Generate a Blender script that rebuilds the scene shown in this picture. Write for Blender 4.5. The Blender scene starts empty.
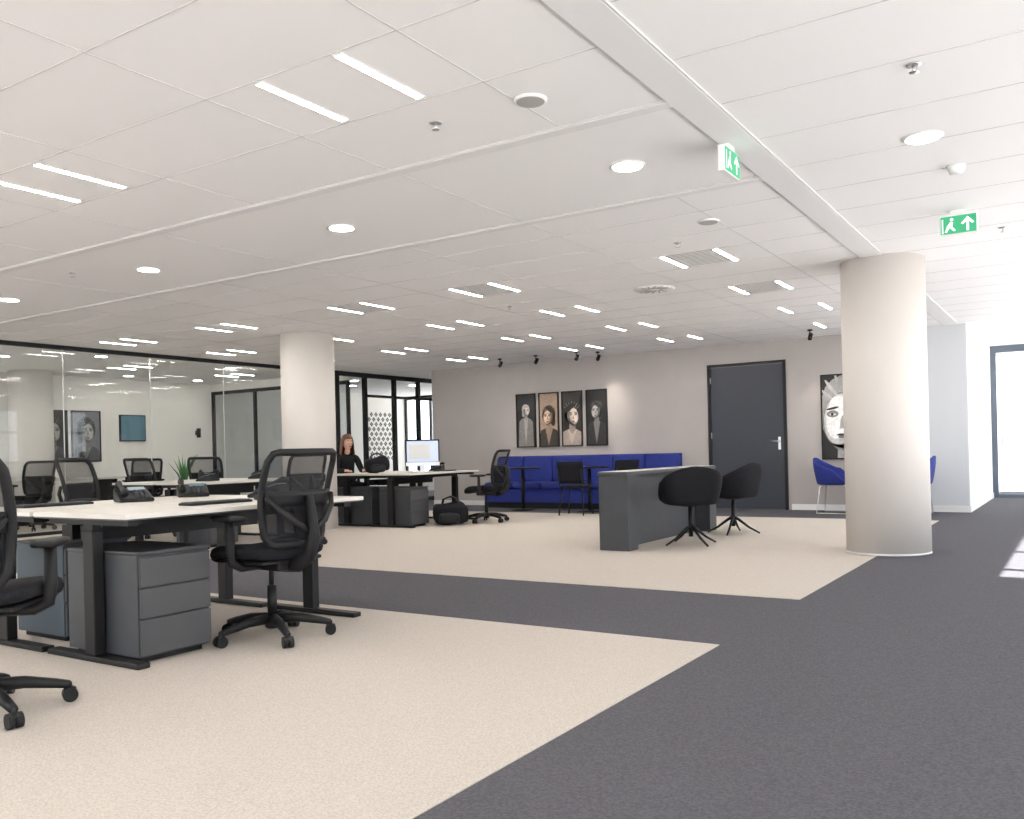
import bpy, bmesh, math, random
from mathutils import Vector, Matrix
random.seed(4)
D=bpy.data; C=bpy.context
H=2.68
C.scene.view_settings.view_transform='Standard'
C.scene.view_settings.exposure=0.0

# ---------------- materials ----------------
def mat(name,col,rough=.6,metal=0,emit=None,es=0,noise=None,bump=0,spec=.5,alpha=None):
    m=D.materials.new(name); m.use_nodes=True; nt=m.node_tree; b=nt.nodes['Principled BSDF']
    b.inputs['Base Color'].default_value=(*col,1); b.inputs['Roughness'].default_value=rough
    b.inputs['Metallic'].default_value=metal
    b.inputs['Specular IOR Level'].default_value=spec
    if emit: b.inputs['Emission Color'].default_value=(*emit,1); b.inputs['Emission Strength'].default_value=es
    if noise:
        sc,amt=noise
        tc=nt.nodes.new('ShaderNodeTexCoord'); n=nt.nodes.new('ShaderNodeTexNoise'); n.inputs['Scale'].default_value=sc
        n.inputs['Detail'].default_value=3
        nt.links.new(tc.outputs['Object'],n.inputs['Vector'])
        r=nt.nodes.new('ShaderNodeValToRGB')
        r.color_ramp.elements[0].position=.35; r.color_ramp.elements[1].position=.65
        r.color_ramp.elements[0].color=(*[max(0,c*(1-amt)) for c in col],1)
        r.color_ramp.elements[1].color=(*[min(1,c*(1+amt)) for c in col],1)
        nt.links.new(n.outputs['Fac'],r.inputs['Fac']); nt.links.new(r.outputs['Color'],b.inputs['Base Color'])
        if bump:
            bp=nt.nodes.new('ShaderNodeBump'); bp.inputs['Strength'].default_value=bump; bp.inputs['Distance'].default_value=.006
            nt.links.new(n.outputs['Fac'],bp.inputs['Height']); nt.links.new(bp.outputs['Normal'],b.inputs['Normal'])
    if alpha is not None: b.inputs['Alpha'].default_value=alpha
    return m
def glassmat(name,tint=(.95,.97,.97),gl=.07):
    m=D.materials.new(name); m.use_nodes=True; nt=m.node_tree; nt.nodes.clear()
    o=nt.nodes.new('ShaderNodeOutputMaterial'); mx=nt.nodes.new('ShaderNodeMixShader')
    t=nt.nodes.new('ShaderNodeBsdfTransparent'); t.inputs[0].default_value=(*tint,1)
    g=nt.nodes.new('ShaderNodeBsdfGlossy'); g.inputs['Roughness'].default_value=.02
    mx.inputs[0].default_value=gl
    nt.links.new(t.outputs[0],mx.inputs[1]); nt.links.new(g.outputs[0],mx.inputs[2]); nt.links.new(mx.outputs[0],o.inputs[0])
    return m
M={}
M['ceil']=mat('ceiling_paint',(.90,.885,.88),.9)
M['seam_and_shadow']=mat('ceiling_seam_and_shadow',(.60,.59,.58),.9)  # tile joints, and the shadow lines painted beside the trims
M['trim']=mat('ceiling_trim',(.82,.81,.805),.7)
M['cream']=mat('cream_carpet',(.535,.485,.435),.98,noise=(130,.12),bump=.2,spec=.1)
M['dark']=mat('dark_carpet',(.105,.103,.116),.98,noise=(110,.18),bump=.2,spec=.1)
M['wallg']=mat('grey_wall',(.41,.382,.368),.85,noise=(3,.02))
M['wallw']=mat('white_wall',(.84,.80,.75),.85)
M['wallc']=mat('cool_wall',(.60,.62,.64),.85)
M['base']=mat('baseboard',(.78,.77,.76),.5)
M['col']=mat('column_plaster',(.66,.62,.58),.85)
M['door']=mat('door_navy',(.030,.035,.050),.5)
M['black']=mat('black_plastic',(.010,.010,.011),.5,spec=.3)
M['fab']=mat('black_fabric',(.013,.013,.016),.9,noise=(120,.3),spec=.2)
M['mesh']=mat('chair_mesh',(.025,.025,.03),.8,alpha=.5)
M['meshd']=mat('chair_mesh_dense',(.013,.013,.016),.8,alpha=.93,spec=.2)
M['grey']=mat('dark_grey_laminate',(.040,.043,.050),.5,noise=(8,.08))
M['greyl']=mat('graphite_laminate',(.055,.055,.06),.5)
M['desk']=mat('desk_laminate',(.64,.61,.56),.4)
M['edge']=mat('desk_edge',(.08,.075,.07),.5)
M['steel']=mat('steel',(.6,.6,.6),.3,metal=1)
M['alu']=mat('aluminium',(.7,.7,.72),.35,metal=.8)
M['blue']=mat('blue_fabric',(.016,.030,.21),.85,noise=(60,.15))
M['panelb']=mat('blue_grey_panel',(.06,.08,.098),.6)
M['light']=mat('lamp_diffuser',(1,1,1),.5,emit=(1,.955,.90),es=85)
M['dl']=mat('downlight_diffuser',(1,1,1),.5,emit=(1,.93,.85),es=50)
M['white']=mat('white_plastic',(.82,.82,.8),.4)
M['vent']=mat('vent_grey',(.42,.41,.40),.6)
M['green']=mat('exit_green',(.03,.33,.15),.4,emit=(0.03,.42,.19),es=.35)
M['gwhite']=mat('exit_white',(.9,.9,.9),.4,emit=(1,1,1),es=.4)
M['glass']=glassmat('clear_glass',gl=.035)
M['frost']=glassmat('window_glass',(.98,.99,1),.03)
M['screen']=mat('screen_lit',(.5,.55,.65),.3,emit=(.35,.45,.7),es=.5)
M['screenb']=mat('screen_blue',(.06,.12,.15),.3,emit=(.07,.14,.18),es=.4)
M['skin']=mat('skin',(.62,.36,.26),.55)
M['hair']=mat('auburn_hair',(.13,.055,.03),.6,noise=(60,.4))
M['lips']=mat('lips',(.4,.08,.07),.5)
M['eye']=mat('eye_white',(.8,.8,.8),.3)
M['leaf']=mat('leaf',(.08,.22,.06),.5)
M['pot']=mat('pot',(.6,.6,.58),.5)
M['paper']=mat('paper',(.7,.7,.7),.7)
def pm(c): 
    k='print_%d_%d_%d'%tuple(int(x*100) for x in c)
    if k not in M: M[k]=mat(k,c,.5,noise=(22,.12))
    return M[k]

# ---------------- mesh helpers ----------------
def link(name,me,parent=None,loc=(0,0,0),rot=None,ma=None,smooth=False):
    ob=D.objects.new(name,me); C.scene.collection.objects.link(ob)
    if ma is not None: me.materials.clear(); me.materials.append(ma)
    if smooth:
        for p in me.polygons: p.use_smooth=True
    if parent: ob.parent=parent
    ob.location=loc
    if rot: ob.rotation_euler=rot
    return ob
def empty(name,loc=(0,0,0),rz=0):
    e=D.objects.new(name,None); C.scene.collection.objects.link(e); e.location=loc; e.rotation_euler=(0,0,rz); e.empty_display_size=.1
    return e
def from_bm(bm,name):
    me=D.meshes.new(name); bmesh.ops.recalc_face_normals(bm,faces=bm.faces); bm.to_mesh(me); bm.free(); return me
def box(name,x0,x1,y0,y1,z0,z1,ma,parent=None,bev=0,rot=None,seg=2):
    cx,cy,cz=(x0+x1)/2,(y0+y1)/2,(z0+z1)/2
    bm=bmesh.new(); bmesh.ops.create_cube(bm,size=1)
    bmesh.ops.scale(bm,vec=(abs(x1-x0),abs(y1-y0),abs(z1-z0)),verts=bm.verts)
    if bev: bmesh.ops.bevel(bm,geom=bm.edges[:],offset=bev,segments=seg,affect='EDGES',profile=.5)
    return link(name,from_bm(bm,name),parent,(cx,cy,cz),rot,ma,False)
def multibox(name,lst,ma,parent=None):
    bm=bmesh.new()
    for (x0,x1,y0,y1,z0,z1) in lst:
        r=bmesh.ops.create_cube(bm,size=1)
        for v in r['verts']:
            v.co=Vector(((x0+x1)/2+v.co.x*(x1-x0),(y0+y1)/2+v.co.y*(y1-y0),(z0+z1)/2+v.co.z*(z1-z0)))
    return link(name,from_bm(bm,name),parent,ma=ma)
def cyl(name,r,z0,z1,loc,ma,parent=None,r2=None,seg=24,rot=None,bev=0):
    bm=bmesh.new(); bmesh.ops.create_cone(bm,cap_ends=True,segments=seg,radius1=r,radius2=r if r2 is None else r2,depth=z1-z0)
    if rot is None:
        bmesh.ops.translate(bm,vec=(0,0,(z0+z1)/2),verts=bm.verts)
    me=from_bm(bm,name)
    ob=link(name,me,parent,(loc[0],loc[1],loc[2] if len(loc)>2 else 0),rot,ma)
    for p in me.polygons: p.use_smooth=len(p.vertices)==4
    return ob
def lathe(name,prof,ma,parent=None,loc=(0,0,0),seg=32):
    bm=bmesh.new(); rings=[]
    for (r,z) in prof:
        rings.append([bm.verts.new((r*math.cos(2*math.pi*i/seg),r*math.sin(2*math.pi*i/seg),z)) for i in range(seg)])
    for a,b in zip(rings,rings[1:]):
        for i in range(seg):
            bm.faces.new((a[i],a[(i+1)%seg],b[(i+1)%seg],b[i]))
    bm.faces.new(rings[0][::-1]); bm.faces.new(rings[-1])
    return link(name,from_bm(bm,name),parent,loc,None,ma,True)
def tube(name,pts,r,ma,parent=None,closed=False,seg=8,flat=1.0):
    pts=[Vector(p) for p in pts]; n=len(pts)
    rr=r if isinstance(r,(list,tuple)) else [r]*n
    bm=bmesh.new(); rings=[]; prev=None
    for i,p in enumerate(pts):
        if closed: t=pts[(i+1)%n]-pts[i-1]
        else: t=pts[min(i+1,n-1)]-pts[max(i-1,0)]
        t.normalize()
        if prev is None:
            a=Vector((0,0,1)) if abs(t.z)<.9 else Vector((0,1,0))
            u=t.cross(a).normalized()
        else:
            u=(prev-t*prev.dot(t)).normalized()
        prev=u; v=t.cross(u)
        rings.append([bm.verts.new(p+(u*math.cos(2*math.pi*k/seg)+v*math.sin(2*math.pi*k/seg)*flat)*rr[i]) for k in range(seg)])
    m=n if closed else n-1
    for i in range(m):
        a=rings[i]; b=rings[(i+1)%n]
        for k in range(seg): bm.faces.new((a[k],a[(k+1)%seg],b[(k+1)%seg],b[k]))
    if not closed: bm.faces.new(rings[0][::-1]); bm.faces.new(rings[-1])
    return link(name,from_bm(bm,name),parent,ma=ma,smooth=True)
def grid(name,f,nu,nv,ma,parent=None,thick=0,closeu=False,sub=0):
    bm=bmesh.new()
    V=[[bm.verts.new(f(i/(nu if closeu else nu-1),j/(nv-1))) for j in range(nv)] for i in range(nu)]
    for i in range(nu if closeu else nu-1):
        for j in range(nv-1):
            bm.faces.new((V[i][j],V[(i+1)%nu][j],V[(i+1)%nu][j+1],V[i][j+1]))
    bmesh.ops.remove_doubles(bm,verts=bm.verts,dist=1e-5)
    ob=link(name,from_bm(bm,name),parent,ma=ma,smooth=True)
    if thick:
        s=ob.modifiers.new('s','SOLIDIFY'); s.thickness=thick; s.offset=0
    return ob
def superbox(name,sx,sy,sz,loc,ma,parent=None,e=.35,n=24,bend=None):
    def sp(c,p): return math.copysign(abs(c)**p,c)
    def f(u,v):
        th=2*math.pi*u; ph=-math.pi/2+math.pi*v
        x=sx/2*sp(math.cos(ph),e)*sp(math.cos(th),e); y=sy/2*sp(math.cos(ph),e)*sp(math.sin(th),e); z=sz/2*sp(math.sin(ph),.6)
        if bend: z+=bend(x,y)
        return (loc[0]+x,loc[1]+y,loc[2]+z)
    return grid(name,f,n*2,n//2+1,ma,parent,closeu=True)
def clone_tree(src,loc,rz):
    e=D.objects.new(src.name.split('.')[0],None); C.scene.collection.objects.link(e); e.location=loc; e.rotation_euler=(0,0,rz); e.empty_display_size=.1
    def rec(s,p):
        for c in s.children:
            o=c.copy(); C.scene.collection.objects.link(o); o.parent=p; rec(c,o)
    rec(src,e); return e

# ---------------- room shell ----------------
XW=-16.4
box('floor',-17,1.9,-4.2,20,-.12,0,M['dark'])
box('carpet_near',-12.2,-1.57,-4.0,4.31,0,.004,M['cream'])
box('carpet_far',-12.2,-1.57,5.82,12.4,0,.004,M['cream'])
box('carpet_meeting_room',XW,-12.2,-4,13,0,.004,M['cream'])
box('ceiling',-17,1.9,-4.2,20,H,H+.15,M['ceil'])
box('trim_1',-1.65,-1.47,-4,13.98,H-.012,H,M['trim'])
for i,y in enumerate((4.03,5.50)):
    box('trim_%d'%(i+2),-12.1,-1.65,y-.035,y+.035,H-.012,H,M['trim'])
multibox('trim_4',[(-1.66,-1.65,-4,13.98,H-.010,H),(-1.47,-1.46,-4,13.98,H-.010,H)]+
  [(-12.1,-1.66,y+s*.04-.004,y+s*.04+.004,H-.009,H) for y in (4.03,5.50) for s in (-1,1)],M['seam_and_shadow'])  # grey strips along the trims stand in for their shadow lines
seams=[]
w=.003
for y0,y1,ys in ((-3.9,3.98,[3.3-.6*k*1 for k in range(0,12)]),(5.55,13.95,[6.0+.6*k for k in range(0,14)])):
    for y in ys:
        seams.append((-12.1,-1.66,y-w,y+w,H-.002,H))
    for k in range(9):
        x=-2.245-1.155*k
        seams.append((x-w,x+w,y0,y1,H-.002,H))
for y in [.6+.6*k for k in range(28)]: seams.append((-1.45,1.7,y-w,y+w,H-.002,H))
for k in range(4):
    x=-2.245-2.31*k-1.15; seams.append((x-w,x+w,4.08,5.45,H-.002,H))
multibox('trim_5',seams,M['seam_and_shadow'])
DX0,DX1=-5.19,-3.91  # door
WY=14.0
multibox('wall_back',[(-10.95,DX0,WY,WY+.2,0,H),(DX1,-2.0,WY,WY+.2,0,H),(DX0,DX1,WY,WY+.2,2.36,H)],M['wallg'])
box('wall_back_pier',-2.0,-1.37,WY-.0,WY+.2,0,H,M['wallc'])
box('wall_corridor',-1.57,-1.37,WY+.2,17.8,0,H,M['wallw'])
multibox('baseboard_back',[(-10.95,DX0-.05,WY-.015,WY,0,.09),(DX1+.05,-1.37,WY-.015,WY,0,.09)],M['base'])
box('baseboard_corridor',-1.37,-1.355,WY-.015,17.8,0,.09,M['base'])
d=empty('door_1',((DX0+DX1)/2,WY,0))
W2=(DX1-DX0)/2
multibox('door_frame',[(-W2,-W2+.045,-.03,.1,0,2.36),(W2-.045,W2,-.03,.1,0,2.36),(-W2+.045,W2-.045,-.03,.1,2.315,2.36)],M['black'],d)
box('door_leaf',-W2+.05,W2-.05,-.005,.045,.006,2.31,M['door'],d,bev=.003)
box('handle_plate',W2-.14,W2-.10,-.012,-.004,.95,1.15,M['steel'],d)
tube('handle_lever',[(W2-.12,-.01,1.08),(W2-.12,-.06,1.08),(W2-.16,-.065,1.08),(W2-.24,-.065,1.08)],.011,M['steel'],d)
for z in (.3,1.2,2.1): cyl('hinge',.012,z-.05,z+.05,(-W2+.048,-.012,0),M['steel'],d,seg=10)
box('wall_left',XW-.2,XW,-4,20,0,H,M['wallw'])
box('wall_far',-10.95,-10.75,WY+.2,19.8,0,H,M['wallw'])
box('wall_far_end',-16.4,-10.95,19.6,19.8,0,.35,M['wallw'])
win=empty('window_1',(-13.6,19.7,0))
L=[(-2.8,2.65,-.03,.03,.35,.43),(-2.8,2.65,-.03,.03,2.58,H),(-2.8,2.65,-.03,.03,1.1,1.14)]
for k in range(7): L.append((-2.8+.9*k,-2.8+.9*k+.06,-.03,.03,.35,H))
multibox('mullions',L,M['black'],win); box('pane',-2.8,2.65,-.005,.005,.4,2.6,M['frost'],win)
# right facade; near stretch glazed as added daylight for the ceiling
FX=1.8
win=empty('window_2',(FX+.05,0,0))
L=[(-.04,.04,-4,17.8,0,.08),(-.04,.04,-4,17.8,2.56,H)]
for k in range(18): L.append((-.04,.04,-4+1.28*k-.05,-4+1.28*k+.05,0,H))
L.append((-.04,.04,-4,17.8,1.9,1.98))
multibox('mullions',L,M['white'],win); box('pane',-.004,.004,-4,17.8,.05,2.6,M['frost'],win)
box('added_sun_blocker',1.9,5.2,-6,7.05,H+.02,H+.14,M['trim'])  # unseen slab added to keep direct sun off the near floor
# added rear windows, unseen behind the viewer, letting in soft daylight fill
win=empty('added_fill_window',(0,-4.05,0))
L=[(-16.4,1.8,-.04,.04,0,.1),(-16.4,1.8,-.04,.04,2.55,H)]
for k in range(11): L.append((-16.4+1.82*k-.03,-16.4+1.82*k+.03,-.04,.04,0,H))
multibox('mullions',L,M['black'],win); box('pane',-16.4,1.8,-.004,.004,.05,2.6,M['frost'],win)
# corridor end glazed door
d=empty('door_2',(0,17.8,0))
L=[(-1.37,1.8,-.04,.04,2.56,H),(-1.37,-1.28,-.04,.04,0,2.56),(-.55,-.50,-.04,.04,0,2.56),(.1,.17,-.04,.04,0,2.56),(-1.37,1.8,-.03,.03,0,.06)]
multibox('door_frame',L,mat('door_frame_blue',(.10,.13,.17),.5),d); box('pane',-1.3,1.8,-.005,.005,.06,2.56,M['glass'],d)
tube('pull_handle',[(-1.2,-.06,.9),(-1.2,-.06,1.5)],.012,M['steel'],d)
# glass partition x=-12.2
PX=-12.2
p=empty('glass_partition',(PX,0,0))
TZ=2.62
L=[(-.03,.03,-3.9,12.6,TZ,H),(-.03,.03,-3.9,12.6,0,.05)]
multibox('rails',L,M['black'],p)
multibox('joints',[(-.008,.008,y-.004,y+.004,.05,TZ) for y in (0.1,1.5,2.9,4.3,5.7,7.1,8.5,9.9,11.3)],M['alu'],p)
box('pane',-.006,.006,-3.9,12.6,.05,TZ,M['glass'],p)
p=empty('framed_glass_partition',(PX,0,0))
ys=[12.6,13.4,14.3,15.1,16.0,17.2,18.4,19.6]
L=[(-.04,.04,12.6,19.6,TZ-.03,H),(-.04,.04,12.6,19.6,0,.08),(-.04,.04,13.4,19.6,2.2,2.25)]
for y in ys: L.append((-.04,.04,y-.04,y+.04,0,H))
multibox('mullions',L,M['black'],p); box('pane',-.005,.005,12.6,19.6,.08,TZ-.03,M['glass'],p)
L=[]
for r in range(10):
    for c in range(6):
        y=13.5+.14*c+(.07 if r%2 else 0); z=.95+.10*r
        for dy,dz in ((-.028,0),(.028,0),(0,.028),(0,-.028)): L.append((.01,.014,y+dy-.016,y+dy+.016,z+dz-.016,z+dz+.016))
multibox('privacy_film_pattern',L,M['black'],p)
p=empty('side_glass_partition',(0,13.0,0))
L=[(XW,PX-.05,-.03,.03,2.45,2.52),(XW,PX-.05,-.03,.03,0,.08)]
for x in (XW+.03,-15.0,-13.7,PX-.08): L.append((x-.03,x+.03,-.03,.03,0,2.45))
multibox('mullions',L,M['black'],p); box('pane',XW,PX-.05,-.005,.005,.08,2.45,M['glass'],p)
box('wall_bulkhead',XW,PX-.05,12.95,13.05,2.52,H,M['wallw'])

# columns
R=.362
for (x,y) in ((-1.53,8.70),(-8.92,8.66),(-16.0,8.7)):
    e=empty('round_column',(x,y,0))
    lathe('shaft',[(R,.005),(R,H-.0)],M['col'],e,seg=64)
    lathe('base_trim',[(R+.003,.005),(R+.003,.02)],M['base'],e,seg=64)

# ---------------- ceiling lights ----------------
def linlight(x,y):
    e=empty('linear_ceiling_light',(x,y,H))
    box('housing',-.024,.024,-.28,.28,-.006,0,M['white'],e)
    box('diffuser',-.019,.019,-.27,.27,-.0066,-.0055,M['light'],e)
pairs=(-2.82,-5.13,-6.83,-9.13,-11.2)
for y in (-1.3,.9,2.99,7.48,9.26,11.0,12.7):
    for xc in pairs:
        for dx in (-.24,.24):
            if y>12 and xc<-10: continue
            linlight(xc+dx,y)
for y in (2,4.5,7,9.5,11.8):
    for dx in (-.24,.24): linlight(-14.2+dx,y)
def downlight(x,y):
    e=empty('round_downlight',(x,y,H))
    lathe('ring',[(.105,0),(.105,-.006),(.092,-.009)],M['white'],e)
    cyl('diffuser',.087,-.0100,-.0088,(0,0,0),M['dl'],e,seg=32)
for k in range(5): downlight(-2.23-2.3*k,4.77)
for y in (.5,2.9,5.32,15.5): downlight(-.71,y)
for (x,y) in ((-13.2,4.8),(-13.0,8.2),(-13.1,10.8),(-15.6,5),(-15.6,6.6),(-15.6,10.4),(-15.6,12.0),(-13.5,14.5),(-13.5,16.5),(-14.5,15.5)): downlight(x,y)  # row nearest the left wall is added to brighten the meeting room
def disc(name,x,y,r,ma,h=.012,grill=False):
    e=empty(name,(x,y,H)); lathe('rim',[(r,0),(r,-h*.6),(r*.86,-h)],M['white'],e); cyl('grille',r*.84,-h-.002,-h+.004,(0,0,0),ma,e,seg=32)
disc('ceiling_speaker',-2.18,3.60,.08,M['vent'])
disc('ceiling_speaker',-2.3,6.3,.08,M['vent'])
def sprinkler(x,y):
    e=empty('sprinkler_head',(x,y,H)); lathe('plate',[(.032,0),(.032,-.006),(.012,-.01)],M['steel'],e,seg=16)
    cyl('stem',.007,-.035,-.008,(0,0,0),M['steel'],e,seg=10); lathe('deflector',[(.02,-.038),(.02,-.034)],M['steel'],e,seg=12)
for (x,y) in ((-2.72,3.56),(-7.45,4.45),(-.60,4.28),(-2.75,6.8),(-.50,7.95),(-5.5,8.5)): sprinkler(x,y)
e=empty('smoke_detector',(-.62,6.0,H)); lathe('body',[(.05,0),(.05,-.02),(.038,-.045),(.02,-.05)],M['white'],e)
def vent(x,y):
    e=empty('square_air_vent',(x,y,H)); box('frame',-.21,.21,-.28,.28,-.004,0,M['vent'],e)
    multibox('slats',[(-.19,.19,-.26+.052*k,-.25+.052*k,-.007,-.003) for k in range(11)],M['trim'],e)
vent(-5.13,7.48); vent(-2.82,7.48); vent(-6.83,7.48); vent(-2.82,9.26)
e=empty('swirl_diffuser',(-3.75,8.6,H)); lathe('plate',[(.22,0),(.22,-.006)],M['white'],e)
for k in range(16):
    a=k*math.pi/8
    box('blade',-.07,.07,-.007,.007,-.012,-.006,M['vent'],e,rot=(0,0,a+.3)).location=(math.cos(a)*.13,math.sin(a)*.13,-.009)
def spot(x,y,s=1):
    e=empty('ceiling_spotlight',(x,y,H)); cyl('canopy',.035,-.02,0,(0,0,0),M['black'],e,seg=16)
    cyl('stem',.008,-.07,-.02,(0,0,0),M['black'],e,seg=8)
    cyl('can',.03,-.05,.05,(0,.02,-.10),M['black'],e,seg=16,rot=(math.radians(-40),0,0))
spots=[(-8.7,13.1),(-7.95,13.1),(-7.15,13.1),(-6.9,13.4),(-3.3,13.1)]
for s_ in spots: spot(*s_)
def exitsign(x,y,rz):
    e=empty('exit_sign',(x,y,H),rz); e.scale=(.86,.86,.86)
    box('bracket',-.06,.06,-.02,.02,-.04,0,M['white'],e,bev=.003)
    box('housing',-.145,.145,-.022,.022,-.205,-.04,M['white'],e,bev=.004)
    box('face',-.135,.135,-.026,-.021,-.198,-.05,M['green'],e)
    def poly(name,pts):
        bm=bmesh.new(); bm.faces.new([bm.verts.new((px,-.0275,pz)) for px,pz in pts]); link(name,from_bm(bm,name),e,ma=M['gwhite'])
    poly('arrow_head',[(.02,-.12),(.07,-.065),(.12,-.12),(.105,-.13),(.07,-.095),(.035,-.13)])
    poly('arrow_stem',[(.06,-.185),(.08,-.185),(.08,-.09),(.06,-.09)])
    poly('running_body',[(-.085,-.13),(-.06,-.095),(-.04,-.10),(-.045,-.14),(-.02,-.17),(-.035,-.18),(-.065,-.145),(-.09,-.185),(-.105,-.18)])
    poly('running_head',[(-.05+.014*math.cos(a*.785),-.078+.014*math.sin(a*.785)) for a in range(8)])
    poly('doorway',[(-.125,-.19),(-.115,-.19),(-.115,-.07),(-.125,-.07)])
exitsign(-.73,7.15,0)
exitsign(-1.62,4.78,math.pi/2)

# ---------------- office chair ----------------
def office_chair():
    e=empty('office_chair')
    lathe('hub',[(.03,.06),(.042,.07),(.038,.13),(.028,.14)],M['black'],e,seg=20)
    for k in range(5):
        a=math.radians(90+72*k+10); c,s=math.cos(a),math.sin(a)
        tube('base_leg_%d'%(k+1),[(.03*c,.03*s,.115),(.15*c,.15*s,.11),(.26*c,.26*s,.088),(.315*c,.315*s,.075)],[.030,.026,.021,.017],M['black'],e,seg=8,flat=1)
        cx,cy=.315*c,.315*s
        cyl('caster_stem',.01,.045,.085,(cx,cy,0),M['black'],e,seg=8)
        for sgn in (-1,1):
            cyl('caster_wheel',.030,-.011,.011,(cx-s*.016*sgn,cy+c*.016*sgn,.035),M['black'],e,seg=18,rot=(math.pi/2,0,a))
        superbox('caster_hood',.05,.05,.035,(cx,cy,.05),M['black'],e,e=.8,n=10)
    cyl('gas_lift',.026,.12,.30,(0,0,0),M['black'],e,seg=16); cyl('gas_piston',.015,.29,.42,(0,0,0),M['black'],e,seg=12)
    box('mechanism',-.09,.09,-.17,.12,.39,.45,M['black'],e,bev=.015)
    superbox('seat',.51,.50,.085,(0,.03,.485),M['fab'],e,e=.45,n=20,bend=lambda x,y:-.9*max(0,y-.08)**2*2+.35*x*x)
    box('seat_pan',-.21,.21,-.18,.22,.435,.455,M['black'],e,bev=.008)
    def bp(u,v):
        hw=.195+.045*math.sin(min(1,v*1.25)*math.pi*.5)-.012*v
        x=u*hw; z=.54+.49*v
        y=-.235-.09*v+.035*math.sin(v*math.pi)*1.0 + .06*u*u-.02
        return (x,y,z)
    loop=[]
    def add(u,v): loop.append(bp(u,v))
    N=10
    for i in range(N+1): add(-1+2*i/N if 0<i<N else (-.9 if i==0 else .9),0 if 0<i<N else .02)
    for j in range(1,N): add(1,j/N)
    for i in range(N+1): add((1-2*i/N) if 0<i<N else (.92 if i==0 else -.92),1 if 0<i<N else .985)
    for j in range(1,N): add(-1,1-j/N)
    tube('back_frame',loop,.017,M['black'],e,closed=True,seg=8,flat=1.2)
    grid('back_mesh_upper',lambda u,v:bp(-.98+1.96*u,.55+.44*v),10,8,M['mesh'],e)
    grid('back_mesh_lower',lambda u,v:bp(-.98+1.96*u,.02+.53*v),10,8,M['meshd'],e)
    def lum(u,v):
        x,y,z=bp(-.97+1.94*u,.42+.16*v); return (x,y-.018,z)
    grid('lumbar_support',lum,10,4,M['black'],e,thick=.012)
    tube('back_spine',[(0,-.10,.42),(0,-.22,.43),(0,-.31,.48),(0,-.345,.58),(0,-.33,.70),(0,-.315,.80)],[.028,.03,.03,.028,.024,.018],M['black'],e,flat=1.6)
    for s in (-1,1):
        tube('back_fork',[(0,-.32,.60),(s*.10,-.325,.66),(s*.19,-.285,.74),(s*.226,-.245,.80)],[.022,.018,.016,.014],M['black'],e)
        tube('arm_post',[(s*.08,-.02,.42),(s*.22,-.02,.42),(s*.275,-.02,.45),(s*.285,-.02,.52),(s*.285,-.02,.67)],[.018,.018,.02,.022,.02],M['black'],e,flat=1.3)
        superbox('arm_pad',.085,.25,.035,(s*.28,.0,.685),M['black'],e,e=.5,n=12)
    return e
oc=office_chair(); oc.location=(-3.80,3.38,0); oc.rotation_euler=(0,0,math.radians(88))
def OC(x,y,deg): return clone_tree(oc,(x,y,0),math.radians(deg))
OC(-3.72,1.80,37)
OC(-7.15,4.5,-65)
OC(-7.30,10.55,100)
OC(-7.55,7.1,80)
OC(-10.3,7.2,-80); OC(-10.35,8.15,-110)
OC(-9.66,10.08,-105)

# ---------------- desks ----------------
def bench(x1,y0,y1,name='office_desk'):
    for side in (0,1):
        e=empty(name,(0,0,0))
        xa,xb=(x1-.80,x1) if side==0 else (x1-1.63,x1-.83)
        box('desktop',xa,xb,y0,y1,.727,.75,M['desk'],e,bev=.002)
        box('desktop_edge',xa+.004,xb-.004,y0+.004,y1-.004,.720,.7275,M['edge'],e)
        cx=(xa+xb)/2
        for y in (y0+.08,y1-.08):
            box('foot',xa+.02,xb-.0,y-.035,y+.035,.005,.034,M['black'],e,bev=.006)
            box('leg',cx-.045,cx+.045,y-.03,y+.03,.034,.66,M['black'],e,bev=.006)
            box('leg_inner',cx-.035,cx+.035,y-.022,y+.022,.60,.70,M['black'],e)
            box('top_bracket',xa+.06,xb-.06,y-.03,y+.03,.69,.72,M['black'],e)
        box('cross_beam',cx-.05,cx+.05,y0+.1,y1-.1,.67,.71,M['black'],e)
        cb=x1-.83+(.09 if side==0 else -.09)
        box('cable_tray',cb-.05,cb+.05,y0+.25,y1-.25,.58,.66,M['black'],e)
def pedestal(x0,x1,y0,y1,face='x',h=.54,ma='grey'):
    e=empty('drawer_pedestal')
    box('carcass',x0,x1-.02,y0,y1,.035,h,M[ma],e,bev=.004)
    box('plinth',x0+.03,x1-.05,y0+.03,y1-.03,.005,.036,M['black'],e)
    hs=[.04,.04+(h-.05)*.38,.04+(h-.05)*.69,h-.012]
    for a,b in zip(hs,hs[1:]):
        box('drawer_front',x1-.018,x1,y0+.006,y1-.006,a+.004,b-.004,M['greyl'],e,bev=.003)
    box('top_cushion',x0-.002,x1-.0,y0-.002,y1+.002,h+.001,h+.016,M['greyl'],e,bev=.004)
bench(-3.8,2.50,4.14)
bench(-8.2,6.3,7.9)
bench(-7.7,9.3,10.95)
pedestal(-4.5,-3.88,2.62,3.04)
pedestal(-5.25,-4.75,2.75,3.15,ma='panelb')
pedestal(-8.35,-7.78,9.42,9.82); pedestal(-9.15,-8.5,9.42,9.82)
pedestal(-8.9,-8.3,6.5,6.9)

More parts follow.
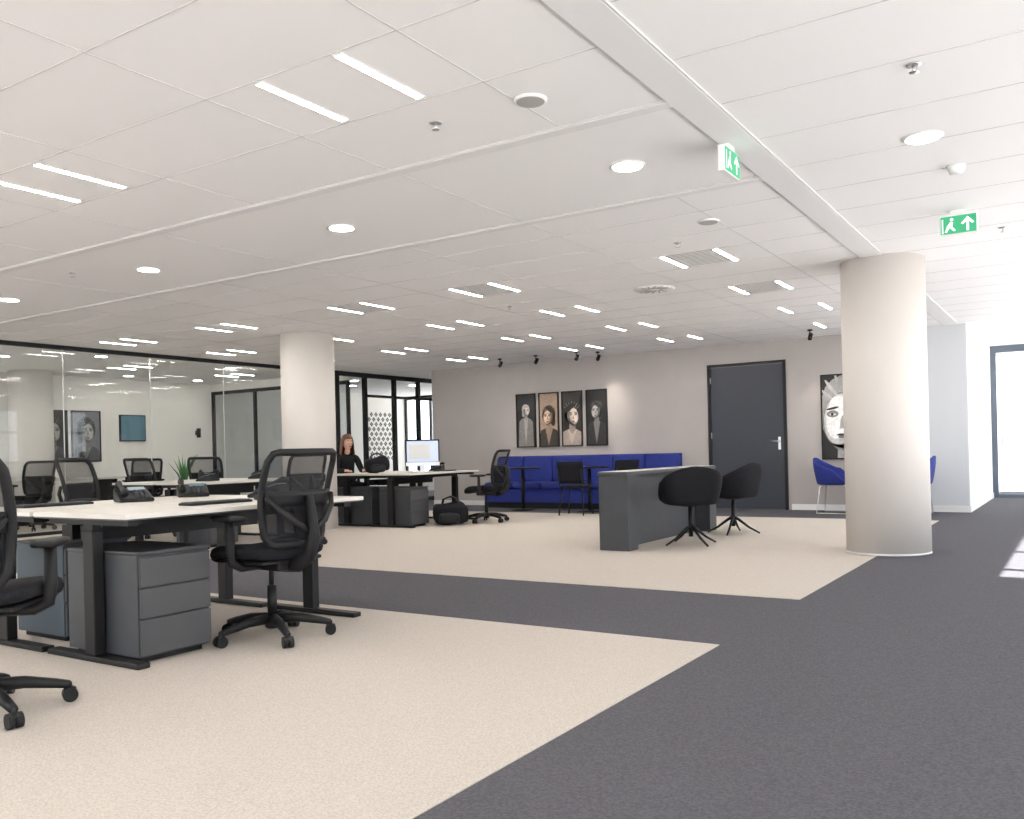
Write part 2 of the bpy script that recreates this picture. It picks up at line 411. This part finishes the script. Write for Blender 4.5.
def laptop(x,y,rz,z=.751,ma='screen'):
    e=empty('laptop',(x,y,z),rz)
    box('base',-.16,.16,-.11,.11,0,.016,M['alu'],e,bev=.003)
    box('keys',-.14,.14,-.02,.09,.0165,.018,M['black'],e)
    a=math.radians(-18)
    o=box('lid',-.16,.16,-.004,.004,-.11,.11,M['black'],e,bev=.002); o.location=(0,.145,.118); o.rotation_euler=(a,0,0)
    o=box('display',-.15,.15,-.001,.001,-.10,.10,M[ma],e); o.location=(0,.139,.117); o.rotation_euler=(a,0,0)
def phone(x,y,rz,z=.751):
    e=empty('desk_phone',(x,y,z),rz)
    bm=bmesh.new()
    P=[(-.1,-.1,0),(.1,-.1,0),(.1,.1,0),(-.1,.1,0),(-.1,-.1,.02),(.1,-.1,.02),(.1,.1,.085),(-.1,.1,.085)]
    V=[bm.verts.new(p) for p in P]
    for f in ((0,1,2,3),(4,5,6,7),(0,1,5,4),(1,2,6,5),(2,3,7,6),(3,0,4,7)): bm.faces.new([V[i] for i in f])
    bmesh.ops.bevel(bm,geom=bm.edges[:],offset=.005,segments=2,affect='EDGES')
    link('body',from_bm(bm,'body'),e,ma=M['black'])
    tube('handset',[(-.07,-.09,.05),(-.07,-.06,.07),(-.07,.0,.085),(-.07,.07,.115),(-.07,.1,.10)],[.022,.018,.014,.018,.022],M['black'],e)
    o=box('lcd',-.02,.08,-.03,.03,-.002,.002,M['screenb'],e); o.location=(.03,.06,.078); o.rotation_euler=(.32,0,0)
    L=[(.0+.027*i,.018+.027*i,-.07+.024*j,-.055+.024*j,.0+.02,.03+.0078*j+.02) for i in range(3) for j in range(4)]
    multibox('buttons',L,M['grey'],e)
def monitor(x,y,rz,w=.52,h=.32,z=.751,scr='screen',name='computer_monitor',chin=True):
    e=empty(name,(x,y,z),rz)
    box('foot',-.1,.1,-.07,.1,0,.008,M['alu'],e,bev=.003)
    box('neck',-.03,.03,.03,.045,.005,.24,M['alu'],e)
    box('casing',-w/2,w/2,-.01,.02,.09,.09+h+.05,M['black'],e,bev=.006)
    if chin: box('chin',-w/2+.004,w/2-.004,-.012,-.009,.092,.145,M['alu'],e)
    box('display',-w/2+.022,w/2-.022,-.0125,-.0095,.15,.09+h+.028,M[scr],e)
    box('window_panel',-w/2+.05,w/2-.14,-.0145,-.0125,.19,.07+h,M['paper'],e)
def keyboard(x,y,rz,z=.751):
    e=empty('keyboard',(x,y,z),rz); box('body',-.21,.21,-.06,.06,0,.014,M['black'],e,bev=.004)
    multibox('keys',[(-.2+.027*i,-.178+.027*i,-.05+.026*j,-.029+.026*j,.014,.018) for i in range(15) for j in range(4)],M['grey'],e)
def mouse(x,y,rz,z=.751):
    e=empty('computer_mouse',(x,y,z),rz); superbox('body',.06,.10,.034,(0,0,.017),M['black'],e,e=.8,n=12)
keyboard(-4.15,3.3,math.pi/2); mouse(-4.15,3.62,1.5)
phone(-4.45,3.95,-1.2)
phone(-5.0,3.35,1.2); phone(-5.15,3.9,1.0); keyboard(-5.1,2.9,-math.pi/2)
phone(-8.7,6.8,-1.2); phone(-9.2,7.2,1.2)
phone(-8.75,7.6,-1.)
monitor(-7.98,9.95,math.radians(50),.50,.33)
keyboard(-8.0,10.5,math.pi/2)
phone(-8.35,10.75,-1.2)
def bag(x,y,z,s,rz,name='black_bag'):
    e=empty(name,(x,y,z),rz)
    superbox('body',.5*s,.28*s,.30*s,(0,0,.15*s),M['fab'],e,e=.6,n=20,bend=lambda a,b:max(0,.03*math.sin(a*17)+.02*math.sin(b*20+1)))
    superbox('pocket',.3*s,.08*s,.16*s,(0,-.14*s,.10*s),M['black'],e,e=.6,n=14)
    for q in (-.05,.05):
        tube('handle',[(-.12*s,q,.26*s),(-.10*s,q,.36*s),(0,q,.40*s),(.10*s,q,.36*s),(.12*s,q,.26*s)],.012*s,M['black'],e)
bag(-7.50,9.95,.006,1.0,.5); bag(-8.45,9.5,.752,.72,.9)
# ---------------- meeting table + shell chairs ----------------
e=empty('meeting_table')
tx0,tx1,ty0,ty1=-4.08,-3.76,7.85,10.35
box('tabletop',tx0,tx1,ty0,ty1,.755,.785,M['greyl'],e,bev=.004)
box('tabletop_inlay',tx0+.012,tx1-.012,ty0+.012,ty1-.012,.785,.788,mat('table_inlay',(.5,.48,.46),.35),e)
box('end_panel',tx0+.0,tx1-.0,ty0+.02,ty0+.24,.005,.755,M['grey'],e,bev=.003)
box('end_panel_far',tx0+.0,tx1-.0,ty1-.24,ty1-.02,.005,.755,M['grey'],e,bev=.003)
box('spine_panel',tx0+.02,tx0+.14,ty0+.24,ty1-.24,.005,.755,M['grey'],e)
def shell_chair(ma,name,legs='star'):
    e=empty(name); R=.255
    def rim(th):
        b=(1-math.cos(th))/2
        return .02+.20*min(1,max(0,(b-.18)/.3)) + .16*max(0,(b-.55)/.45)**1.3
    def f(u,v):
        th=2*math.pi*u; sx,sy=math.sin(th),math.cos(th)
        k=1/((abs(sx)**3+abs(sy)**3)**(1/3))
        t=v*2
        if t<=1:
            r=R*k*t*.93; z=.44-.015*math.sin(t*math.pi)
        else:
            q=t-1; r=R*k*(.93+.20*math.sin(q*math.pi/2)); z=.44+rim(th)*q
            if q<.3: z-=.01*(1-q/.3)
        return (sx*r*1.06,sy*r*.98,z)
    grid('shell',f,40,17,ma,e,thick=.022,closeu=True)
    superbox('seat_cushion',.44,.42,.06,(0,.01,.455),ma,e,e=.6,n=16)
    if legs=='star':
        cyl('post',.022,.09,.42,(0,0,0),M['black'],e,seg=14); cyl('seat_plate',.10,.405,.42,(0,0,0),M['black'],e,seg=20)
        for k in range(4):
            a=math.radians(90*k+20); c,s=math.cos(a),math.sin(a)
            tube('leg_%d'%(k+1),[(0,0,.20),(.06*c,.06*s,.17),(.18*c,.18*s,.08),(.30*c,.30*s,.016)],[.02,.017,.013,.010],M['black'],e)
    else:
        for sx in (-1,1):
            tube('leg_frame',[(sx*.13,.14,.42),(sx*.20,.20,.40),(sx*.25,.25,.02),(sx*.25,.20,.012),(sx*.25,-.22,.012),(sx*.20,-.18,.40),(sx*.13,-.12,.42)],.009,M['steel'],e)
    return e
sc=shell_chair(M['fab'],'tub_chair'); sc.location=(-3.43,8.66,0); sc.rotation_euler=(0,0,math.radians(35))
clone_tree(sc,(-3.42,9.95,0),math.radians(75))
sb=shell_chair(M['blue'],'blue_tub_chair','sled'); sb.location=(-3.07,13.45,0); sb.rotation_euler=(0,0,math.radians(-90))
clone_tree(sb,(-2.02,13.4,0),math.radians(90))
def cafe_table(x,y,r=.32,h=.74):
    e=empty('round_cafe_table',(x,y,0)); lathe('top',[(r-.01,h-.025),(r,h-.02),(r,h-.004),(r-.01,h)],M['black'],e,seg=40)
    cyl('post',.03,.02,h-.02,(0,0,0),M['black'],e,seg=16); lathe('foot',[(.22,.005),(.22,.014),(.04,.03)],M['black'],e)
cafe_table(-2.54,13.45,.18,.72)
# ---------------- blue banquette ----------------
e=empty('blue_banquette')
bx0,bx1=-9.3,-5.66; n=6
box('plinth',bx0+.04,bx1-.04,13.42,13.9,.0,.10,M['black'],e)
box('seat_base',bx0,bx1,13.38,13.98,.10,.34,M['blue'],e,bev=.01)
wd_=(bx1-bx0)/n
for k in range(n):
    superbox('seat_cushion',wd_-.004,.56,.13,(bx0+wd_*(k+.5),13.62,.40),M['blue'],e,e=.2,n=16)
    superbox('back_cushion',wd_-.004,.16,.50,(bx0+wd_*(k+.5),13.88,.68),M['blue'],e,e=.16,n=16)
box('back_frame',bx0,bx1,13.90,13.985,.1,.93,M['blue'],e,bev=.01)
def side_chair():
    e=empty('black_dining_chair')
    superbox('seat',.44,.43,.05,(0,0,.45),M['fab'],e,e=.5,n=16)
    grid('backrest',lambda u,v:((u-.5)*.42,-.21-.06*v+.16*(u-.5)**2,.50+.34*v),9,6,M['fab'],e,thick=.025)
    for s in (-1,1):
        tube('front_leg',[(s*.17,.16,.43),(s*.20,.20,.006)],.011,M['black'],e)
        tube('back_leg',[(s*.17,-.16,.43),(s*.20,-.22,.006)],.011,M['black'],e)
        tube('back_post',[(s*.18,-.15,.44),(s*.19,-.21,.50),(s*.19,-.25,.72)],.011,M['black'],e)
    return e
for (x,y) in ((-8.15,12.9),(-6.85,12.9)): cafe_table(x,y,.33,.74)
s1=side_chair(); s1.location=(-6.70,12.15,0); s1.rotation_euler=(0,0,math.radians(8))
clone_tree(s1,(-6.22,12.75,0),math.radians(55))

# ---------------- framed portraits ----------------
def portrait(x,z0,w,h,bg,hair,face,body,lips=(.3,.05,.05),y=WY,flip=1,rz=0,name='framed_portrait',zoom=1.0,dx=0,cy=.60,strands=True):
    e=empty(name,(x,y,z0),rz)
    t=.02
    multibox('frame',[(-w/2,-w/2+t,-.035,0,0,h),(w/2-t,w/2,-.035,0,0,h),(-w/2+t,w/2-t,-.035,0,0,t),(-w/2+t,w/2-t,-.035,0,h-t,h)],M['black'],e)
    box('print',-w/2+t,w/2-t,-.02,0,t,h-t,pm(bg),e)
    iw=w-2*t
    def shp(nm,pts,c,d):
        pts=[(max(-iw/2,min(iw/2,a)),max(t,min(h-t,b))) for a,b in pts]
        bm=bmesh.new(); bm.faces.new([bm.verts.new((a,-.0205-d*.0005,b)) for a,b in pts])
        bmesh.ops.dissolve_degenerate(bm,edges=bm.edges,dist=1e-4)
        link(nm,from_bm(bm,nm),e,ma=pm(c))
    s=iw*zoom; cz=h*cy; ox=dx*iw
    def ell(nm,cx,cz_,rx,rz_,c,d,a=0,n=20):
        P=[]
        for i in range(n):
            q=2*math.pi*i/n; px,pz=rx*math.cos(q),rz_*math.sin(q)
            P.append((ox+cx+px*math.cos(a)-pz*math.sin(a),cz_+px*math.sin(a)+pz*math.cos(a)))
        shp(nm,P,c,d)
    def mix(a,b,k): return tuple(a[i]*(1-k)+b[i]*k for i in range(3))
    dk=(.012,.010,.009)
    shp('shoulders',[(ox-s*.66,t),(ox-s*.58,cz-s*.78),(ox-s*.40,cz-s*.60),(ox-s*.15,cz-s*.50),(ox+s*.15,cz-s*.50),(ox+s*.42,cz-s*.62),(ox+s*.6,cz-s*.82),(ox+s*.66,t)],body,1)
    shp('lapel',[(ox-s*.03,t),(ox-s*.18,cz-s*.52),(ox+s*.2,cz-s*.52)],mix(body,face,.35),1.5)
    shp('neck',[(ox-s*.12,cz-s*.55),(ox-s*.11,cz-s*.2),(ox+s*.13,cz-s*.2),(ox+s*.14,cz-s*.55),(ox+.01*s,cz-s*.70)],mix(face,dk,.6),2)
    ell('hair',flip*s*.0,cz+.08*s,s*.34,s*.42,hair,3,.12*flip)
    ell('hair_side',-flip*s*.20,cz-.10*s,s*.13,s*.34,hair,3,-.1*flip)
    for k in range(7):
        a=-1+.33*k; ell('hair_strand',s*.29*math.sin(a),cz+.13*s+s*.27*math.cos(a),s*.02,s*.12,mix(hair,face,.15+.08*(k%2)),3.5,-a*.9,12)
    ell('face_dark',flip*s*.04,cz-.04*s,s*.235,s*.335,mix(face,dk,.8),4,.1*flip)
    ell('jaw_dark',flip*s*.05,cz-.20*s,s*.15,s*.20,mix(face,dk,.75),4,.1*flip)
    ell('face_mid',flip*s*.085,cz-.03*s,s*.18,s*.30,mix(face,dk,.35),5,.1*flip)
    ell('face_light',flip*s*.115,cz-.02*s,s*.125,s*.24,face,6,.1*flip)
    ell('forehead',flip*s*.07,cz+.15*s,s*.13,s*.09,mix(face,dk,.08),6.3,.1*flip)
    ell('hair_fringe',-flip*s*.10,cz+.28*s,s*.25,s*.10,hair,7,.6*flip)
    for k in (-1,1):
        ex=flip*s*.06+k*s*.105
        ell('eye_socket',ex,cz+.035*s,s*.068,s*.042,mix(face,dk,.75),7.5)
        ell('eye',ex,cz+.028*s,s*.036,s*.011,mix(face,dk,.1),8); ell('iris',ex+flip*.005*s,cz+.03*s,s*.016,s*.016,dk,8.5); ell('brow',ex,cz+.10*s,s*.075,s*.014,dk,8,k*-.2)
    shp('nose_shadow',[(ox+flip*s*.04,cz+.03*s),(ox+flip*s*.075,cz-.02*s),(ox+flip*s*.085,cz-.11*s),(ox+flip*s*.09,cz-.145*s),(ox+flip*s*.02,cz-.135*s)],mix(face,dk,.6),8)
    ell('upper_lip',flip*s*.06,cz-.212*s,s*.065,s*.014,lips,8); ell('lower_lip',flip*s*.06,cz-.237*s,s*.05,s*.018,mix(lips,face,.2),8)
    ell('chin_shadow',flip*s*.06,cz-.275*s,s*.045,s*.009,mix(face,dk,.5),8)
    return e
W_=.42;Hh=1.0
portrait(-8.73,1.09,W_,Hh,(.010,.010,.010),(.42,.39,.36),(.66,.62,.58),(.20,.19,.18),(.05,.04,.04),zoom=.66,cy=.68)
portrait(-8.235,1.09,W_,Hh,(.34,.25,.18),(.03,.020,.015),(.66,.48,.35),(.04,.03,.025),(.12,.05,.04),flip=-1,zoom=1.1,cy=.56)
portrait(-7.75,1.09,W_,Hh,(.02,.017,.015),(.012,.01,.01),(.72,.60,.52),(.36,.30,.26),(.15,.05,.045),zoom=1.3,cy=.56)
portrait(-7.25,1.09,W_,Hh,(.008,.008,.008),(.02,.02,.02),(.42,.41,.40),(.025,.025,.025),(.04,.035,.035),flip=-1,zoom=.95,cy=.62)
portrait(-2.88,.78,1.0,1.30,(.008,.008,.008),(.28,.275,.27),(.80,.79,.78),(.02,.02,.02),(.02,.02,.02),flip=-1,zoom=1.35,cy=.50,dx=-.12)
for (yy,bgc) in ((9.30,(.03,.03,.035)),(9.98,(.16,.16,.17))):
    o=portrait(0,1.05,.6,1.0,bgc,(.02,.02,.02),(.42,.40,.38),(.07,.07,.08),(.1,.1,.1))
    o.location=(XW,yy,1.02); o.rotation_euler=(0,0,math.pi/2)
e=empty('wall_display',(XW,10.98,1.42),math.pi/2); box('casing',-.29,.29,-.05,0,0,.54,M['black'],e,bev=.005); box('display',-.27,.27,-.053,-.049,.02,.52,M['screenb'],e)
e=empty('wall_sconce',(XW,12.55,1.6),math.pi/2); box('bracket',-.03,.03,-.05,0,-.05,.05,M['black'],e); cyl('shade',.045,-.10,.10,(0,-.08,0),M['black'],e,seg=20)
e=empty('meeting_room_table'); box('tabletop',-15.0,-13.8,6.5,9.5,.72,.75,M['desk'],e,bev=.004)
for y in (6.9,9.1): box('leg',-14.7,-14.1,y-.04,y+.04,.005,.72,M['black'],e)
OC(-13.3,7.2,92); OC(-13.3,9.1,70)
e=empty('potted_plant',(-12.9,9.6,0)); lathe('pot',[(.13,.005),(.17,.5),(.16,.52)],M['pot'],e)
for k in range(22):
    a=k*2.4; l=.42+.2*random.random(); r=.08+.18*random.random()
    tube('leaf',[(0,0,.5),(r*.4*math.cos(a),r*.4*math.sin(a),.5+l*.6),(r*math.cos(a),r*math.sin(a),.5+l)],[.006,.022,.003],M['leaf'],e,seg=6,flat=.25)

# ---------------- woman ----------------
def skinned(name,verts,edges,radii,root,ma,parent,sub=2):
    me=D.meshes.new(name); me.from_pydata(verts,edges,[]); ob=D.objects.new(name,me); C.scene.collection.objects.link(ob); ob.parent=parent
    me.materials.append(ma)
    s=ob.modifiers.new('skin','SKIN'); 
    for i,r in enumerate(radii):
        r=(r,r) if not isinstance(r,tuple) else r
        me.skin_vertices[0].data[i].radius=r; me.skin_vertices[0].data[i].use_root=(i==root)
    s.use_smooth_shade=True
    m=ob.modifiers.new('sub','SUBSURF'); m.levels=sub; m.render_levels=sub
    return ob
wmn=empty('seated_woman',(-9.60,10.12,0),math.radians(-112))
V=[(0,-.05,.55),(0,-.07,.70),(0,-.05,.86),(0,-.03,.98),(0,-.02,1.05),
   (-.16,-.03,.98),(-.21,.05,.78),(-.15,.27,.79),(.16,-.03,.98),(.21,.05,.78),(.15,.27,.79),
   (-.09,0,.54),(-.11,.38,.53),(-.11,.36,.12),(-.11,.48,.06),(.09,0,.54),(.11,.38,.53),(.11,.36,.12),(.11,.48,.06)]
E=[(0,1),(1,2),(2,3),(3,4),(3,5),(5,6),(6,7),(3,8),(8,9),(9,10),(0,11),(11,12),(12,13),(13,14),(0,15),(15,16),(16,17),(17,18)]
Rr=[(.15,.12),(.125,.10),(.14,.11),(.10,.08),.055,.062,.048,.034,.062,.048,.034,.10,.07,.045,.04,.10,.07,.045,.04]
skinned('clothed_body',V,E,Rr,0,M['fab'],wmn)
skinned('neck',[(0,-.02,1.03),(0,0,1.13)],[(0,1)],[.05,.048],0,M['skin'],wmn)
for s in (-1,1):
    skinned('palm',[(s*.15,.25,.79),(s*.148,.30,.785),(s*.146,.345,.78)],[(0,1),(1,2)],[(.026,.022),(.036,.016),(.034,.014)],1,M['skin'],wmn)
    for k in range(4):
        l=[.062,.072,.066,.052][k]; ox=s*(.146-.027+.018*k)
        skinned('finger_%d'%(k+1),[(ox,.35,.782),(ox,.35+l*.45,.788),(ox,.35+l*.8,.776),(ox,.35+l,.762)],[(0,1),(1,2),(2,3)],[.0095,.009,.008,.007],0,M['skin'],wmn)
    skinned('thumb',[(s*.125,.295,.782),(s*.098,.325,.776),(s*.09,.355,.768)],[(0,1),(1,2)],[.012,.010,.008],0,M['skin'],wmn)
def headf(u,v):
    th=2*math.pi*u; ph=-math.pi/2+math.pi*v
    x=.074*math.cos(ph)*math.sin(th); y=.092*math.cos(ph)*math.cos(th); z=.118*math.sin(ph)
    if z<0: x*=1-.32*(-z/.118)**1.3; y*=1-.12*(-z/.118)
    if y>0:
        y+=.020*math.exp(-((x/.012)**2+((z+.018)/.022)**2))
        y-=.007*math.exp(-(((abs(x)-.03)/.014)**2+((z-.008)/.012)**2))
        y+=.006*math.exp(-((x/.022)**2+((z+.06)/.012)**2))
        y+=.008*math.exp(-((x/.02)**2+((z+.10)/.02)**2))
    return (x,y+.01,1.215+z)
grid('head',headf,64,40,M['skin'],wmn,closeu=True)
for s in (-1,1):
    superbox('eye',.022,.012,.012,(s*.03,.091,1.223),M['eye'],wmn,e=1,n=10); superbox('iris',.009,.006,.009,(s*.03,.0965,1.223),M['black'],wmn,e=1,n=8)
    superbox('ear',.015,.035,.055,(s*.074,.0,1.21),M['skin'],wmn,e=.8,n=12)
    tube('eyebrow',[(s*.015,.100,1.242),(s*.03,.098,1.246),(s*.045,.088,1.242)],.003,M['hair'],wmn)
superbox('lips',.042,.014,.015,(0,.098,1.155),M['lips'],wmn,e=1,n=12)
def hairf(u,v):
    th=2*math.pi*u; ph=-math.pi/2+math.pi*v
    c=math.cos(th)
    w=min(1,max(0,(c-.25)/.3)); low=-.20*(1-w)+.055*w
    z=low+(.138-low)*v
    k=math.sqrt(max(0,1-max(0,z/.138)**2)) if z>0 else 1+.18*min(1,-z/.15)
    wav=1+.04*math.sin(14*th+z*30)
    x=.092*k*math.sin(th)*wav; y=.108*k*c*wav-.012
    return (x,y,1.215+z)
grid('hair',hairf,56,20,M['hair'],wmn,closeu=True,thick=.012)

# ---------------- outside ----------------
box('exterior_ground',-60,60,-60,60,-.5,-.14,mat('pale_paving',(.50,.49,.48),.9,noise=(.6,.05)))

# ---------------- lights ----------------
wd=D.worlds.new('World'); C.scene.world=wd; wd.use_nodes=True
bg=wd.node_tree.nodes['Background']; bg.inputs[0].default_value=(.95,.97,1,1); bg.inputs[1].default_value=3.7
sun=D.lights.new('sun','SUN'); sun.energy=34; sun.angle=.01; sun.color=(1,.97,.93)
so=D.objects.new('sun',sun); C.scene.collection.objects.link(so)
dv=Vector((-.74,.10,-.78)).normalized(); so.rotation_euler=dv.to_track_quat('-Z','Y').to_euler()
for i,(x,y) in enumerate(spots):
    l=D.lights.new('spot_lamp','SPOT'); l.energy=24; l.spot_size=math.radians(55); l.spot_blend=.8; l.shadow_soft_size=.03; l.color=(1,.90,.80)
    o=D.objects.new('spot_lamp',l); C.scene.collection.objects.link(o); o.location=(x,y+.08,H-.2)
    o.rotation_euler=(Vector((0,.85,-1.1))).to_track_quat('-Z','Y').to_euler()

# ---------------- camera ----------------
cam=D.cameras.new('camera'); co=D.objects.new('camera',cam); C.scene.collection.objects.link(co)
cam.sensor_width=36; cam.lens=36*883/1024; cam.shift_y=.0422; cam.clip_end=200
yaw=math.radians(32.94); roll=.024
co.matrix_world=Matrix.Translation((0,0,1.0))@Matrix.Rotation(yaw,4,'Z')@Matrix.Rotation(math.pi/2,4,'X')@Matrix.Rotation(-roll,4,'Z')
C.scene.camera=co
